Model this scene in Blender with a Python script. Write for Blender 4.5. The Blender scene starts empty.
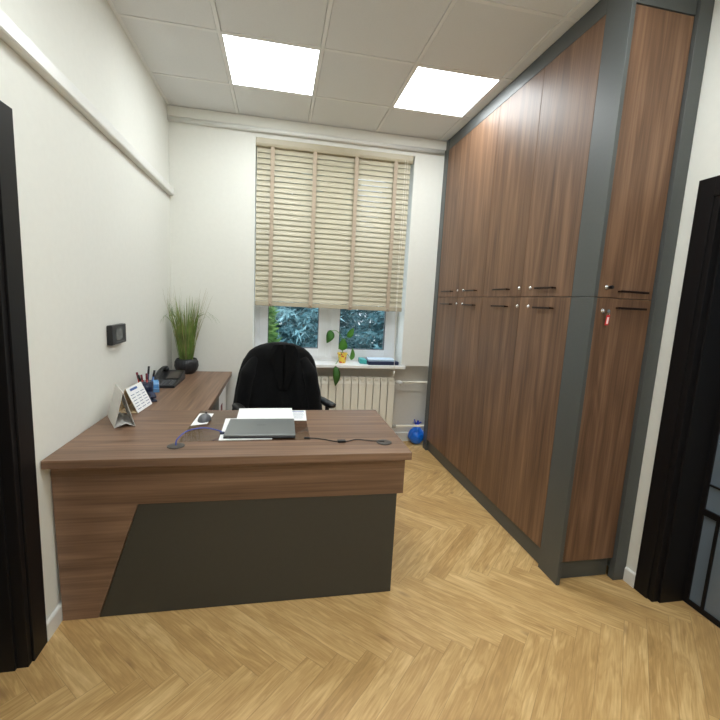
import bpy, bmesh, math, random
from mathutils import Vector, Matrix, noise
random.seed(7)
PI = math.pi
sc = bpy.context.scene
COL = sc.collection

# ------------------------------------------------------------------ materials
def srgb(r, g, b):
    f = lambda c: (c/255/12.92) if c/255 <= .04045 else ((c/255+.055)/1.055)**2.4
    return (f(r), f(g), f(b), 1)

def mat(name, col, rough=.5, metal=0, spec=.5, **kw):
    m = bpy.data.materials.new(name); m.use_nodes = True
    b = m.node_tree.nodes['Principled BSDF']
    b.inputs['Base Color'].default_value = col
    b.inputs['Roughness'].default_value = rough
    b.inputs['Metallic'].default_value = metal
    b.inputs['Specular IOR Level'].default_value = spec
    for k, v in kw.items():
        b.inputs[k.replace('_', ' ')].default_value = v
    return m

def N(m, t, **kw):
    n = m.node_tree.nodes.new(t)
    for k, v in kw.items(): setattr(n, k, v)
    return n

def noisy(name, col, rough=.5, scale=40, amount=.08, bump=.0, bscale=200, spec=.5, **kw):
    """a colour with a little mottling, and a fine bump"""
    m = mat(name, col, rough, 0, spec, **kw); L = m.node_tree.links
    b = m.node_tree.nodes['Principled BSDF']
    tc = N(m, 'ShaderNodeTexCoord')
    no = N(m, 'ShaderNodeTexNoise'); no.inputs['Scale'].default_value = scale; no.inputs['Detail'].default_value = 5
    L.new(tc.outputs['Object'], no.inputs['Vector'])
    r = N(m, 'ShaderNodeValToRGB')
    lo = [c*(1-amount) for c in col[:3]]+[1]; hi = [min(1, c*(1+amount)) for c in col[:3]]+[1]
    r.color_ramp.elements[0].color = lo; r.color_ramp.elements[1].color = hi
    r.color_ramp.elements[0].position = .3; r.color_ramp.elements[1].position = .7
    L.new(no.outputs['Fac'], r.inputs['Fac']); L.new(r.outputs['Color'], b.inputs['Base Color'])
    if bump:
        n2 = N(m, 'ShaderNodeTexNoise'); n2.inputs['Scale'].default_value = bscale; n2.inputs['Detail'].default_value = 3
        L.new(tc.outputs['Object'], n2.inputs['Vector'])
        bp = N(m, 'ShaderNodeBump'); bp.inputs['Strength'].default_value = bump; bp.inputs['Distance'].default_value = .002
        L.new(n2.outputs['Fac'], bp.inputs['Height']); L.new(bp.outputs['Normal'], b.inputs['Normal'])
    return m

def walnut(name, axis, dark, mid, light, rough=.38):
    """grain runs along axis (0 x, 1 y, 2 z)"""
    m = mat(name, mid, rough, 0, .5); nt = m.node_tree; L = nt.links
    b = nt.nodes['Principled BSDF']; b.inputs['Specular IOR Level'].default_value = .4
    tc = N(m, 'ShaderNodeTexCoord'); oi = N(m, 'ShaderNodeObjectInfo')
    mul = N(m, 'ShaderNodeVectorMath', operation='SCALE'); mul.inputs['Scale'].default_value = 13.7
    comb = N(m, 'ShaderNodeCombineXYZ')
    for i in range(3): L.new(oi.outputs['Random'], comb.inputs[i])
    L.new(comb.outputs[0], mul.inputs[0])
    def layer(sc_cross, sc_along, detail, dist):
        mp = N(m, 'ShaderNodeMapping')
        s = [sc_cross]*3; s[axis] = sc_along
        mp.inputs['Scale'].default_value = s
        add = N(m, 'ShaderNodeVectorMath', operation='ADD')
        L.new(tc.outputs['Object'], add.inputs[0]); L.new(mul.outputs[0], add.inputs[1])
        L.new(add.outputs[0], mp.inputs['Vector'])
        no = N(m, 'ShaderNodeTexNoise'); no.inputs['Scale'].default_value = 1
        no.inputs['Detail'].default_value = detail; no.inputs['Roughness'].default_value = .55
        no.inputs['Distortion'].default_value = dist
        L.new(mp.outputs[0], no.inputs['Vector'])
        return no.outputs['Fac']
    a = layer(7, .55, 2, .6)          # broad figure, turned into rings below
    rings = N(m, 'ShaderNodeMath', operation='MULTIPLY'); rings.inputs[1].default_value = 11
    L.new(a, rings.inputs[0])
    sn = N(m, 'ShaderNodeMath', operation='PINGPONG'); sn.inputs[1].default_value = 1
    L.new(rings.outputs[0], sn.inputs[0])
    st = layer(110, 2.2, 5, 0)        # fine streaks
    br = layer(16, .7, 3, .2)         # bands
    def mixf(x, y, f):
        mx = N(m, 'ShaderNodeMix'); mx.data_type = 'FLOAT'
        mx.inputs['Factor'].default_value = f
        L.new(x, mx.inputs['A']); L.new(y, mx.inputs['B']); return mx.outputs['Result']
    f = mixf(mixf(br, sn.outputs[0], .20), st, .42)
    r = N(m, 'ShaderNodeValToRGB'); e = r.color_ramp.elements
    e[0].color = dark; e[0].position = .27; e[1].color = light; e[1].position = .73
    k = e.new(.5); k.color = mid
    L.new(f, r.inputs['Fac']); L.new(r.outputs['Color'], b.inputs['Base Color'])
    bp = N(m, 'ShaderNodeBump'); bp.inputs['Strength'].default_value = .12; bp.inputs['Distance'].default_value = .001
    L.new(st, bp.inputs['Height']); L.new(bp.outputs['Normal'], b.inputs['Normal'])
    return m

def parquet():
    m = mat('oak_parquet', srgb(190, 150, 95), .5, 0, .5); nt = m.node_tree; L = nt.links
    b = nt.nodes['Principled BSDF']
    uv = N(m, 'ShaderNodeUVMap', uv_map='plank'); at = N(m, 'ShaderNodeAttribute', attribute_name='rnd')
    comb = N(m, 'ShaderNodeCombineXYZ')
    for i, s in enumerate((37., 17., 5.)):
        mm = N(m, 'ShaderNodeMath', operation='MULTIPLY'); mm.inputs[1].default_value = s
        L.new(at.outputs['Fac'], mm.inputs[0]); L.new(mm.outputs[0], comb.inputs[i])
    def layer(su, sv, detail, dist):
        mp = N(m, 'ShaderNodeMapping'); mp.inputs['Scale'].default_value = (su, sv, 1)
        L.new(uv.outputs[0], mp.inputs['Vector'])
        ad = N(m, 'ShaderNodeVectorMath', operation='ADD'); L.new(mp.outputs[0], ad.inputs[0]); L.new(comb.outputs[0], ad.inputs[1])
        no = N(m, 'ShaderNodeTexNoise'); no.inputs['Scale'].default_value = 1
        no.inputs['Detail'].default_value = detail; no.inputs['Distortion'].default_value = dist
        L.new(ad.outputs[0], no.inputs['Vector']); return no.outputs['Fac']
    def mth(op, x, y=None, v=None):
        n = N(m, 'ShaderNodeMath', operation=op); L.new(x, n.inputs[0])
        if y is not None: L.new(y, n.inputs[1])
        if v is not None: n.inputs[1].default_value = v
        return n.outputs[0]
    fig = layer(3.2, 22, 3, 1.2)
    ring = mth('PINGPONG', mth('MULTIPLY', fig, v=8), v=1)
    fine = layer(9, 150, 4, .3)
    blot = layer(5, 12, 4, .5)
    v1 = mth('MULTIPLY', fig, v=.30); v2 = mth('MULTIPLY', fine, v=.32); v3 = mth('MULTIPLY', blot, v=.30); v4 = mth('MULTIPLY', ring, v=.10)
    f = mth('ADD', mth('ADD', v1, v2), mth('ADD', v3, v4))
    f = mth('ADD', f, mth('MULTIPLY', mth('SUBTRACT', at.outputs['Fac'], v=.5), v=.09))
    r = N(m, 'ShaderNodeValToRGB'); e = r.color_ramp.elements
    e[0].color = srgb(158, 124, 76); e[0].position = .27; e[1].color = srgb(226, 194, 138); e[1].position = .73
    k = e.new(.45); k.color = srgb(188, 150, 95); k = e.new(.56); k.color = srgb(204, 168, 112)
    L.new(f, r.inputs['Fac'])
    # small knots
    vo = N(m, 'ShaderNodeTexVoronoi'); vo.inputs['Scale'].default_value = 1
    mp = N(m, 'ShaderNodeMapping'); mp.inputs['Scale'].default_value = (3.2, 9, 1); L.new(uv.outputs[0], mp.inputs['Vector'])
    ad = N(m, 'ShaderNodeVectorMath', operation='ADD'); L.new(mp.outputs[0], ad.inputs[0]); L.new(comb.outputs[0], ad.inputs[1])
    L.new(ad.outputs[0], vo.inputs['Vector'])
    kr = N(m, 'ShaderNodeMapRange'); kr.inputs['From Min'].default_value = .05; kr.inputs['From Max'].default_value = .16
    kr.inputs['To Min'].default_value = .45; kr.inputs['To Max'].default_value = 0
    L.new(vo.outputs['Distance'], kr.inputs['Value'])
    mx = N(m, 'ShaderNodeMix'); mx.data_type = 'RGBA'
    L.new(kr.outputs[0], mx.inputs['Factor']); L.new(r.outputs['Color'], mx.inputs['A']); mx.inputs['B'].default_value = srgb(118, 82, 48)
    # dark seam between planks, from the second map (distance to the plank's edge in metres)
    uv2 = N(m, 'ShaderNodeUVMap', uv_map='edge'); sp = N(m, 'ShaderNodeSeparateXYZ'); L.new(uv2.outputs[0], sp.inputs[0])
    du = mth('MINIMUM', sp.outputs[0], mth('SUBTRACT', sp.outputs[0], v=PLK_L)); 
    au = mth('ABSOLUTE', mth('SUBTRACT', sp.outputs[0], v=PLK_L/2)); av = mth('ABSOLUTE', mth('SUBTRACT', sp.outputs[1], v=PLK_W/2))
    eu = mth('GREATER_THAN', au, v=PLK_L/2-.0010); ev = mth('GREATER_THAN', av, v=PLK_W/2-.0010)
    ed = mth('MULTIPLY', mth('MAXIMUM', eu, ev), v=.35)
    mx2 = N(m, 'ShaderNodeMix'); mx2.data_type = 'RGBA'
    L.new(ed, mx2.inputs['Factor']); L.new(mx.outputs['Result'], mx2.inputs['A']); mx2.inputs['B'].default_value = srgb(90, 62, 38)
    L.new(mx2.outputs['Result'], b.inputs['Base Color'])
    bp = N(m, 'ShaderNodeBump'); bp.inputs['Strength'].default_value = .15; bp.inputs['Distance'].default_value = .0015
    L.new(fine, bp.inputs['Height']); L.new(bp.outputs['Normal'], b.inputs['Normal'])
    rr = mth('ADD', mth('MULTIPLY', blot, v=.2), v=.40); L.new(rr, b.inputs['Roughness'])
    return m
PLK_W, PLK_N = .09, 7
PLK_L = PLK_W*PLK_N

W_DARK, W_MID, W_LIGHT = srgb(76, 55, 41), srgb(110, 82, 62), srgb(143, 110, 85)
M = {}
M['wall'] = noisy('wall_paint', srgb(226, 226, 219), .75, 30, .012, .25, 260, .3)
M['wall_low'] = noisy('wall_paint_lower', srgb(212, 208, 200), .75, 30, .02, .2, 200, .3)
M['white_trim'] = noisy('white_trim', srgb(226, 226, 222), .4, 20, .01)
M['tile'] = noisy('ceiling_tile', srgb(222, 224, 225), .9, 300, .03, .3, 500, .2)
M['tbar'] = noisy('ceiling_grid', srgb(230, 231, 231), .6, 20, .01)
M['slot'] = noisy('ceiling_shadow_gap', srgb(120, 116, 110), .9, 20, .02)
M['wood_v'] = walnut('walnut_vertical', 2, W_DARK, W_MID, W_LIGHT, .46)
D_W_LIT = (srgb(84, 63, 48), srgb(121, 94, 75), srgb(152, 122, 100))  # same boards as the cabinets; stronger light on the desk put into the colour
M['wood_x'] = walnut('walnut_across_lit', 0, *D_W_LIT, .42)
M['wood_y'] = walnut('walnut_deep_lit', 1, *D_W_LIT, .42)
M['grey'] = noisy('graphite_board', srgb(76, 79, 78), .42, 60, .03, .08, 400)
M['panel'] = noisy('graphite_board_matt', srgb(57, 56, 51), .5, 60, .03, .08, 400)
M['black_door'] = noisy('black_lacquer', srgb(17, 15, 16), .5, 30, .05, spec=.25)
M['door_glass'] = noisy('dark_satin_glass', srgb(98, 110, 122), .28, 8, .06, Coat_Weight=.4)
M['pvc'] = noisy('white_pvc', srgb(232, 233, 236), .3, 20, .01)
M['rubber'] = noisy('grey_gasket', srgb(90, 92, 96), .6, 20, .03)
M['sill'] = noisy('white_sill', srgb(232, 232, 230), .3, 20, .01)
M['radiator'] = noisy('radiator_enamel', srgb(228, 224, 210), .35, 20, .01)
M['rad_dark'] = noisy('radiator_inner', srgb(150, 147, 138), .6, 20, .03)
M['handle'] = noisy('brown_black_metal', srgb(48, 34, 30), .35, 40, .05, Metallic=.6)
M['chrome'] = mat('chrome', srgb(225, 225, 225), .18, 1)
M['red_tag'] = noisy('red_plastic', srgb(206, 40, 46), .4, 40, .05)
M['tag_white'] = noisy('white_label', srgb(240, 214, 212), .5, 40, .02)
M['black_cloth'] = noisy('black_cloth', srgb(14, 14, 15), .9, 60, .25, .4, 900, .15, Sheen_Weight=.06)
M['black_cloth_in'] = noisy('black_lining', srgb(10, 10, 11), .85, 60, .2, .2, 500, .15)
M['black_plastic'] = noisy('black_plastic', srgb(26, 26, 28), .4, 40, .1)
M['grey_plastic'] = noisy('grey_plastic', srgb(92, 94, 98), .4, 40, .05)
M['laptop'] = noisy('laptop_grey', srgb(132, 136, 136), .38, 200, .02, Metallic=.5)
M['mark'] = noisy('laptop_mark', srgb(96, 98, 100), .3, 200, .02, Metallic=.5)
M['laptop_dark'] = noisy('laptop_side', srgb(52, 53, 56), .4, 60, .04)
M['paper'] = noisy('white_paper', srgb(240, 240, 240), .7, 20, .01)
M['print'] = noisy('printed_ink', srgb(120, 132, 160), .7, 60, .1)
M['ink_blue'] = noisy('blue_ink', srgb(70, 100, 160), .6, 60, .1)
M['card'] = noisy('grey_card', srgb(214, 211, 206), .7, 80, .03)
M['card_in'] = noisy('tan_card', srgb(206, 184, 148), .75, 80, .04)
M['blind'] = noisy('blind_slat', srgb(188, 181, 158), .45, 12, .04)
M['blind_tape'] = noisy('blind_tape', srgb(178, 162, 142), .8, 120, .06)
M['blind_rail'] = noisy('blind_rail', srgb(178, 169, 146), .4, 12, .04)
M['cord'] = noisy('white_cord', srgb(222, 218, 208), .7, 80, .03)
M['leaf'] = noisy('green_leaf', srgb(104, 164, 72), .45, 12, .2)
M['leaf_dark'] = noisy('dark_green_leaf', srgb(76, 126, 60), .45, 12, .2)
M['grass'] = noisy('grass_blade', srgb(112, 138, 66), .5, 9, .5)
M['grass_dry'] = noisy('grass_tip', srgb(150, 140, 92), .6, 9, .3)
M['pot_black'] = noisy('black_ceramic', srgb(34, 35, 38), .45, 40, .1)
M['soil'] = noisy('dark_soil', srgb(50, 38, 28), .95, 80, .3, .6, 90)
M['bark'] = noisy('bark', srgb(88, 74, 64), .95, 12, .3, .6, 60)
M['snow_ground'] = noisy('pale_yard', srgb(176, 180, 176), .95, 2, .15)
M['blue_bag'] = noisy('blue_plastic_bag', srgb(10, 104, 214), .3, 20, .12, .0)
M['blue_bag2'] = noisy('blue_bag_neck', srgb(40, 70, 200), .3, 20, .12)
M['navy'] = noisy('navy_plastic', srgb(34, 44, 72), .35, 40, .1)
M['teal'] = noisy('teal_cover', srgb(60, 158, 158), .5, 40, .08)
M['paleblue'] = noisy('pale_blue_plastic', srgb(96, 150, 200), .25, 40, .05)
M['red'] = noisy('red_plastic_pen', srgb(176, 52, 46), .4, 40, .1)
M['pen_blue'] = noisy('blue_pen', srgb(70, 110, 170), .35, 40, .1)
M['ice'] = noisy('ice_blue_plastic', srgb(196, 216, 234), .3, 40, .04)
M['maroon'] = noisy('maroon_label', srgb(120, 38, 52), .6, 40, .1)
M['blue_wire'] = noisy('blue_cable', srgb(70, 84, 170), .45, 40, .05)
M['outlet'] = noisy('outlet_brown', srgb(66, 60, 56), .4, 40, .05)
M['screen'] = noisy('grey_display', srgb(86, 90, 90), .2, 40, .03)

def yellow_pot():
    m = mat('yellow_red_pot', srgb(236, 204, 60), .4); L = m.node_tree.links
    tc = N(m, 'ShaderNodeTexCoord'); v = N(m, 'ShaderNodeTexVoronoi'); v.inputs['Scale'].default_value = 38
    L.new(tc.outputs['Object'], v.inputs['Vector'])
    r = N(m, 'ShaderNodeValToRGB'); r.color_ramp.interpolation = 'CONSTANT'; e = r.color_ramp.elements
    e[0].color = srgb(204, 52, 40); e[1].color = srgb(240, 206, 70); e[1].position = .34
    L.new(v.outputs['Distance'], r.inputs['Fac']); L.new(r.outputs['Color'], m.node_tree.nodes['Principled BSDF'].inputs['Base Color'])
    return m
M['yellow_pot'] = yellow_pot()

def spruce_mat(name, dark, mid, light):
    m = mat(name, mid, .8, 0, .2); L = m.node_tree.links
    at = N(m, 'ShaderNodeAttribute', attribute_name='rnd'); r = N(m, 'ShaderNodeValToRGB'); e = r.color_ramp.elements
    e[0].color = dark; e[1].color = light; k = e.new(.5); k.color = mid
    L.new(at.outputs['Fac'], r.inputs['Fac']); L.new(r.outputs['Color'], m.node_tree.nodes['Principled BSDF'].inputs['Base Color'])
    return m
M['needle'] = spruce_mat('blue_needles', srgb(40, 70, 74), srgb(84, 124, 130), srgb(168, 204, 208))
M['thuja'] = spruce_mat('thuja_sprays', srgb(46, 74, 38), srgb(80, 116, 60), srgb(124, 152, 84))

def mat_glass(name, tint=(1, 1, 1, 1)):
    m = bpy.data.materials.new(name); m.use_nodes = True; nt = m.node_tree; nt.nodes.clear(); L = nt.links
    o = nt.nodes.new('ShaderNodeOutputMaterial'); t = nt.nodes.new('ShaderNodeBsdfTransparent'); t.inputs[0].default_value = tint
    g = nt.nodes.new('ShaderNodeBsdfGlossy'); g.inputs['Roughness'].default_value = .02
    fr = nt.nodes.new('ShaderNodeFresnel'); fr.inputs['IOR'].default_value = 1.45
    ge = nt.nodes.new('ShaderNodeNewGeometry'); sb = nt.nodes.new('ShaderNodeMath'); sb.operation = 'SUBTRACT'; sb.inputs[0].default_value = 1
    L.new(ge.outputs['Backfacing'], sb.inputs[1]); mu = nt.nodes.new('ShaderNodeMath'); mu.operation = 'MULTIPLY'
    L.new(sb.outputs[0], mu.inputs[0]); L.new(fr.outputs[0], mu.inputs[1])
    mx = nt.nodes.new('ShaderNodeMixShader'); L.new(mu.outputs[0], mx.inputs[0]); L.new(t.outputs[0], mx.inputs[1]); L.new(g.outputs[0], mx.inputs[2])
    L.new(mx.outputs[0], o.inputs[0]); return m
M['glass'] = mat_glass('window_glass')
M['mat_film'] = mat_glass('clear_desk_film', (.86, .84, .82, 1))

def emis(name, col, s):
    m = bpy.data.materials.new(name); m.use_nodes = True; nt = m.node_tree; nt.nodes.clear()
    o = nt.nodes.new('ShaderNodeOutputMaterial'); e = nt.nodes.new('ShaderNodeEmission')
    e.inputs[0].default_value = col; e.inputs[1].default_value = s
    nt.links.new(e.outputs[0], o.inputs[0]); return m
M['led'] = emis('led_diffuser', (.93, .985, 1.0, 1), 9.5)

# ------------------------------------------------------------------ geometry helpers
def bx(bm, x0, x1, y0, y1, z0, z1, mi=0):
    vs = [bm.verts.new((x, y, z)) for z in (z0, z1) for (x, y) in ((x0, y0), (x1, y0), (x1, y1), (x0, y1))]
    F = [(0, 3, 2, 1), (4, 5, 6, 7), (0, 1, 5, 4), (1, 2, 6, 5), (2, 3, 7, 6), (3, 0, 4, 7)]
    out = []
    for f in F:
        fc = bm.faces.new([vs[i] for i in f]); fc.material_index = mi; out.append(fc)
    return vs

def NB(): return bmesh.new()

def box(*a):
    bm = NB(); bx(bm, *a); return bm

def prism(bm, pts, axis, a0, a1, mi=0):
    """polygon (pairs in the two other axes) pushed from a0 to a1 along axis"""
    def P(p, a):
        if axis == 'y': return (p[0], a, p[1])
        if axis == 'x': return (a, p[0], p[1])
        return (p[0], p[1], a)
    A = [bm.verts.new(P(p, a0)) for p in pts]; B = [bm.verts.new(P(p, a1)) for p in pts]
    n = len(pts)
    fs = [bm.faces.new(A), bm.faces.new(B[::-1])]
    for i in range(n): fs.append(bm.faces.new((A[i], B[i], B[(i+1) % n], A[(i+1) % n])))
    for f in fs: f.material_index = mi
    bmesh.ops.recalc_face_normals(bm, faces=fs)

def frame_from(d):
    d = d.normalized(); up = Vector((0, 0, 1)) if abs(d.z) < .95 else Vector((1, 0, 0))
    a = d.cross(up).normalized(); return a, a.cross(d).normalized()

def tube(bm, pts, r, seg=8, cap=True, mi=0):
    pts = [Vector(p) for p in pts]; rings = []
    rs = r if isinstance(r, (list, tuple)) else [r]*len(pts)
    a0 = None
    for i, p in enumerate(pts):
        d = (pts[min(i+1, len(pts)-1)]-pts[max(i-1, 0)])
        a, b = frame_from(d)
        if a0 is not None and a.dot(a0) < 0: a, b = -a, -b
        a0 = a
        rings.append([bm.verts.new(p+rs[i]*(math.cos(t)*a+math.sin(t)*b)) for t in [2*PI*k/seg for k in range(seg)]])
    fs = []
    for i in range(len(rings)-1):
        for k in range(seg):
            fs.append(bm.faces.new((rings[i][k], rings[i][(k+1) % seg], rings[i+1][(k+1) % seg], rings[i+1][k])))
    if cap: fs += [bm.faces.new(rings[0][::-1]), bm.faces.new(rings[-1])]
    for f in fs: f.material_index = mi; f.smooth = True
    bmesh.ops.recalc_face_normals(bm, faces=fs)

def lathe(bm, prof, c=(0, 0, 0), seg=32, mi=0, ripple=0, nr=12):
    rings = []
    for (r, z) in prof:
        rings.append([bm.verts.new((c[0]+(r*(1+ripple*math.cos(nr*t)))*math.cos(t), c[1]+(r*(1+ripple*math.cos(nr*t)))*math.sin(t), c[2]+z)) for t in [2*PI*k/seg for k in range(seg)]])
    fs = []
    for i in range(len(rings)-1):
        for k in range(seg):
            fs.append(bm.faces.new((rings[i][k], rings[i][(k+1) % seg], rings[i+1][(k+1) % seg], rings[i+1][k])))
    fs += [bm.faces.new(rings[0][::-1]), bm.faces.new(rings[-1])]
    for f in fs: f.material_index = mi; f.smooth = True
    bmesh.ops.recalc_face_normals(bm, faces=fs)

def smooth_curve(pts, n=8):
    P = [Vector(p) for p in pts]; out = []
    for i in range(len(P)-1):
        p0 = P[max(i-1, 0)]; p1 = P[i]; p2 = P[i+1]; p3 = P[min(i+2, len(P)-1)]
        for k in range(n):
            t = k/n
            out.append(.5*((2*p1)+(-p0+p2)*t+(2*p0-5*p1+4*p2-p3)*t*t+(-p0+3*p1-3*p2+p3)*t**3))
    out.append(P[-1]); return out

def world_origin(o):
    v = Vector((0, 0, 0))
    while o is not None: v = v+Vector(o.location); o = o.parent
    return v

def obj(name, bm, mats, parent=None, bevel=0, seg=2, origin=None, local=False, smooth=False):
    """bm is in world coordinates unless local; origin gives the object's own location (world)"""
    base = world_origin(parent)
    org = Vector(origin) if origin is not None else (base if parent is not None else Vector((0, 0, 0)))
    if not local: bmesh.ops.translate(bm, verts=bm.verts, vec=-org)
    me = bpy.data.meshes.new(name); bm.to_mesh(me); bm.free()
    for m in (mats if isinstance(mats, (list, tuple)) else [mats]): me.materials.append(m)
    if smooth:
        for p in me.polygons: p.use_smooth = True
    o = bpy.data.objects.new(name, me); COL.objects.link(o)
    if parent is not None:
        o.parent = parent; o.location = org-base if not local else (0, 0, 0)
    else: o.location = org
    if bevel:
        b = o.modifiers.new('bevel', 'BEVEL'); b.width = bevel; b.segments = seg; b.limit_method = 'ANGLE'; b.angle_limit = math.radians(40)
    return o

def thing(name, loc, label, cat, group=None, rz=0):
    o = bpy.data.objects.new(name, None); COL.objects.link(o); o.location = loc; o.rotation_euler.z = rz
    o.empty_display_size = .1
    o['label'] = label; o['category'] = cat
    if group: o['group'] = group
    return o

def tag(o, label, cat, group=None, kind=None):
    o['label'] = label; o['category'] = cat
    if group: o['group'] = group
    if kind: o['kind'] = kind
    return o

def struct(name, bm, m, bevel=0, parent=None, label=None):
    o = obj(name, bm, m, parent, bevel)
    if parent is None: o['kind'] = 'structure'
    if label: o['label'] = label
    return o

def copy_tree(o, parent=None):
    c = o.copy(); COL.objects.link(c)
    if parent is not None: c.parent = parent
    for ch in list(o.children): copy_tree(ch, c)
    return c

# ------------------------------------------------------------------ the room
H = 2.963; YB = -5.3; XR = 2.85; YLOW = .2
# floor: herringbone, each plank a face with its own map
def floor_bm():
    bm = NB(); uv = bm.loops.layers.uv.new('plank'); ue = bm.loops.layers.uv.new('edge')
    at = bm.faces.layers.float.new('rnd')
    w, n = PLK_W, PLK_N; c = math.cos(PI/4)
    def wp(u, v): return ((u+v)*c*w+.05, (v-u)*c*w-1.955, 0)
    R = 70
    def add(u0, v0, du, dv, horiz):
        P = [(u0, v0), (u0+du, v0), (u0+du, v0+dv), (u0, v0+dv)]
        W = [wp(*p) for p in P]
        cx = sum(p[0] for p in W)/4; cy = sum(p[1] for p in W)/4
        if not (-.8 < cx < 3.8 and YB-.5 < cy < .9): return
        f = bm.faces.new([bm.verts.new(p) for p in W]); f[at] = random.random()
        for l, (pu, pv) in zip(f.loops, P):
            a, b = (pu-u0)*w, (pv-v0)*w
            if not horiz: a, b = b, a
            l[uv].uv = (a, b); l[ue].uv = (a, b)
    for y in range(-R, R):
        for m in range(-12, 12):
            add(y+2*n*m, y, n, 1, True)
            add(y, y+1-2*n+2*n*m, 1, n, False)
    for co, no in (((-.30, 0, 0), (-1, 0, 0)), ((3.25, 0, 0), (1, 0, 0)), ((0, YB, 0), (0, -1, 0)), ((0, YLOW, 0), (0, 1, 0))):
        bmesh.ops.bisect_plane(bm, geom=bm.verts[:]+bm.edges[:]+bm.faces[:], plane_co=co, plane_no=no, clear_outer=True)
    for f in bm.faces:
        if f.normal.z < 0: f.normal_flip()
    bx(bm, -.30, 3.25, YB, YLOW, -.12, -.0015)
    return bm
me_floor = obj('floor', floor_bm(), parquet()); me_floor['kind'] = 'structure'

# ceiling: lay-in tiles on a T grid
GX = [0, .55, 1.15, 1.75, 2.35, XR]; GY0 = -.506
GY = [YLOW]+[GY0-.6*k for k in range(9)]
GY = [g for g in GY if g > YB]+[YB]
LIGHTS = [(.55, GY0), (1.75, GY0), (.55, GY0-1.8), (1.75, GY0-1.8), (.55, GY0-3.6), (1.75, GY0-3.6)]
bm = NB()
for i in range(len(GX)-1):
    for j in range(len(GY)-1):
        x0, x1, y1, y0 = GX[i], GX[i+1], GY[j], GY[j+1]
        if any(abs(x0-lx) < .01 and abs(y1-ly) < .01 for lx, ly in LIGHTS): continue
        a = .014; g = .0015
        bx(bm, x0+a, x1-a, y0+a, y1-a, H+.002, H+.02, 0)
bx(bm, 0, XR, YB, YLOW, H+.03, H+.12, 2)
for x in GX[1:-1]: bx(bm, x-.011, x+.011, YB, YLOW, H-.0015, H+.028, 1)
for y in GY[1:-1]:
    for i in range(len(GX)-1):
        bx(bm, GX[i]+.011, GX[i+1]-.011, y-.011, y+.011, H-.0005, H+.028, 1)
for x0, x1, y0, y1 in ((0, .02, YB, YLOW), (XR-.02, XR, YB, YLOW)): bx(bm, x0, x1, y0, y1, H-.002, H+.028, 1)
bx(bm, .02, XR-.02, -.02, YLOW, H-.002, H+.028, 1)
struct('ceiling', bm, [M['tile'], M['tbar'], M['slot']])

for k, (lx, ly) in enumerate(LIGHTS):
    lab = ('glowing square ceiling light on the left, above the return desk', 'glowing square ceiling light on the right, beside the tall cabinets')[k] if k < 2 else 'square ceiling light further back in the room, behind the viewer'
    t = thing('ceiling_light', (lx+.3, ly-.3, H), lab, 'ceiling light', 'square ceiling lights')
    b = NB()
    for a in ((lx+.012, lx+.588, ly-.018, ly-.012), (lx+.012, lx+.588, ly-.588, ly-.582), (lx+.012, lx+.018, ly-.582, ly-.018), (lx+.582, lx+.588, ly-.582, ly-.018)):
        bx(b, *a, H-.001, H+.02)
    obj('frame', b, M['tbar'], t)
    obj('diffuser', box(lx+.018, lx+.582, ly-.582, ly-.018, H+.001, H+.015), M['led'], t)

# back wall with the window opening; it steps back below the sill
WX0, WX1, WZ0, WZ1, WD = .70, 2.13, .85, 2.81, .30
bm = NB()
bx(bm, -.2, WX0, 0, .42, 0, H+.12)
bx(bm, WX1, XR+.4, 0, .42, WZ0, H+.12)
bx(bm, WX0, WX1, 0, .42, WZ1, H+.12)
struct('wall_back', bm, M['wall'])
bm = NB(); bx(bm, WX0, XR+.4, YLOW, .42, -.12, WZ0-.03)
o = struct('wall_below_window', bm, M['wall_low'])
# left wall with the black doorway
DZL = 1.985; LY0, LY1 = -2.218, -3.15
bm = NB()
bx(bm, -.2, 0, LY0, 0, -.0, H+.12)
bx(bm, -.2, 0, LY1, LY0, DZL, H+.12)
bx(bm, -.2, 0, YB, LY1, 0, H+.12)
struct('wall_left', bm, M['wall'])
DZR = 2.01; RY0, RY1 = -2.228, -3.15
bm = NB()
bx(bm, XR, XR+.25, RY0, 0, 0, H+.12)
bx(bm, XR, XR+.25, RY1, RY0, DZR, H+.12)
bx(bm, XR, XR+.25, YB, RY1, 0, H+.12)
struct('wall_right', bm, M['wall'])
struct('wall_front', box(-.2, XR+.25, YB-.2, YB, 0, H+.12), M['wall'])

# skirting boards
def skirt(bm, axis, a0, a1, c, s):
    prof = [(c, 0), (c+s*.014, 0), (c+s*.014, .072), (c+s*.009, .08), (c, .08)]
    prism(bm, prof, 'y' if axis == 'y' else 'x', a0, a1)
bm = NB(); skirt(bm, 'y', -2.120, -.02, 0, 1); skirt(bm, 'y', YB+.02, -3.26, 0, 1)
struct('baseboard_left', bm, M['white_trim'], .001)
bm = NB(); skirt(bm, 'y', -2.144, -2.078, XR, -1); skirt(bm, 'y', YB+.02, -3.25, XR, -1)
struct('baseboard_right', bm, M['white_trim'], .001)
bm = NB(); prism(bm, [(YLOW, 0), (YLOW-.014, 0), (YLOW-.014, .095), (YLOW, .1)], 'x', .72, XR)
struct('baseboard_back', bm, M['white_trim'], .001)

# cornice box and rounded moulding over the window
bm = NB(); bx(bm, 0, 2.418, -.03, 0, 2.882, H-.002)
struct('trim_1', bm, M['wall'], .003)
bm = NB(); tube(bm, [(0.002, -.022, 2.862), (2.40, -.022, 2.862)], .020, 16)
struct('trim_2', bm, M['white_trim'])
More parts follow.
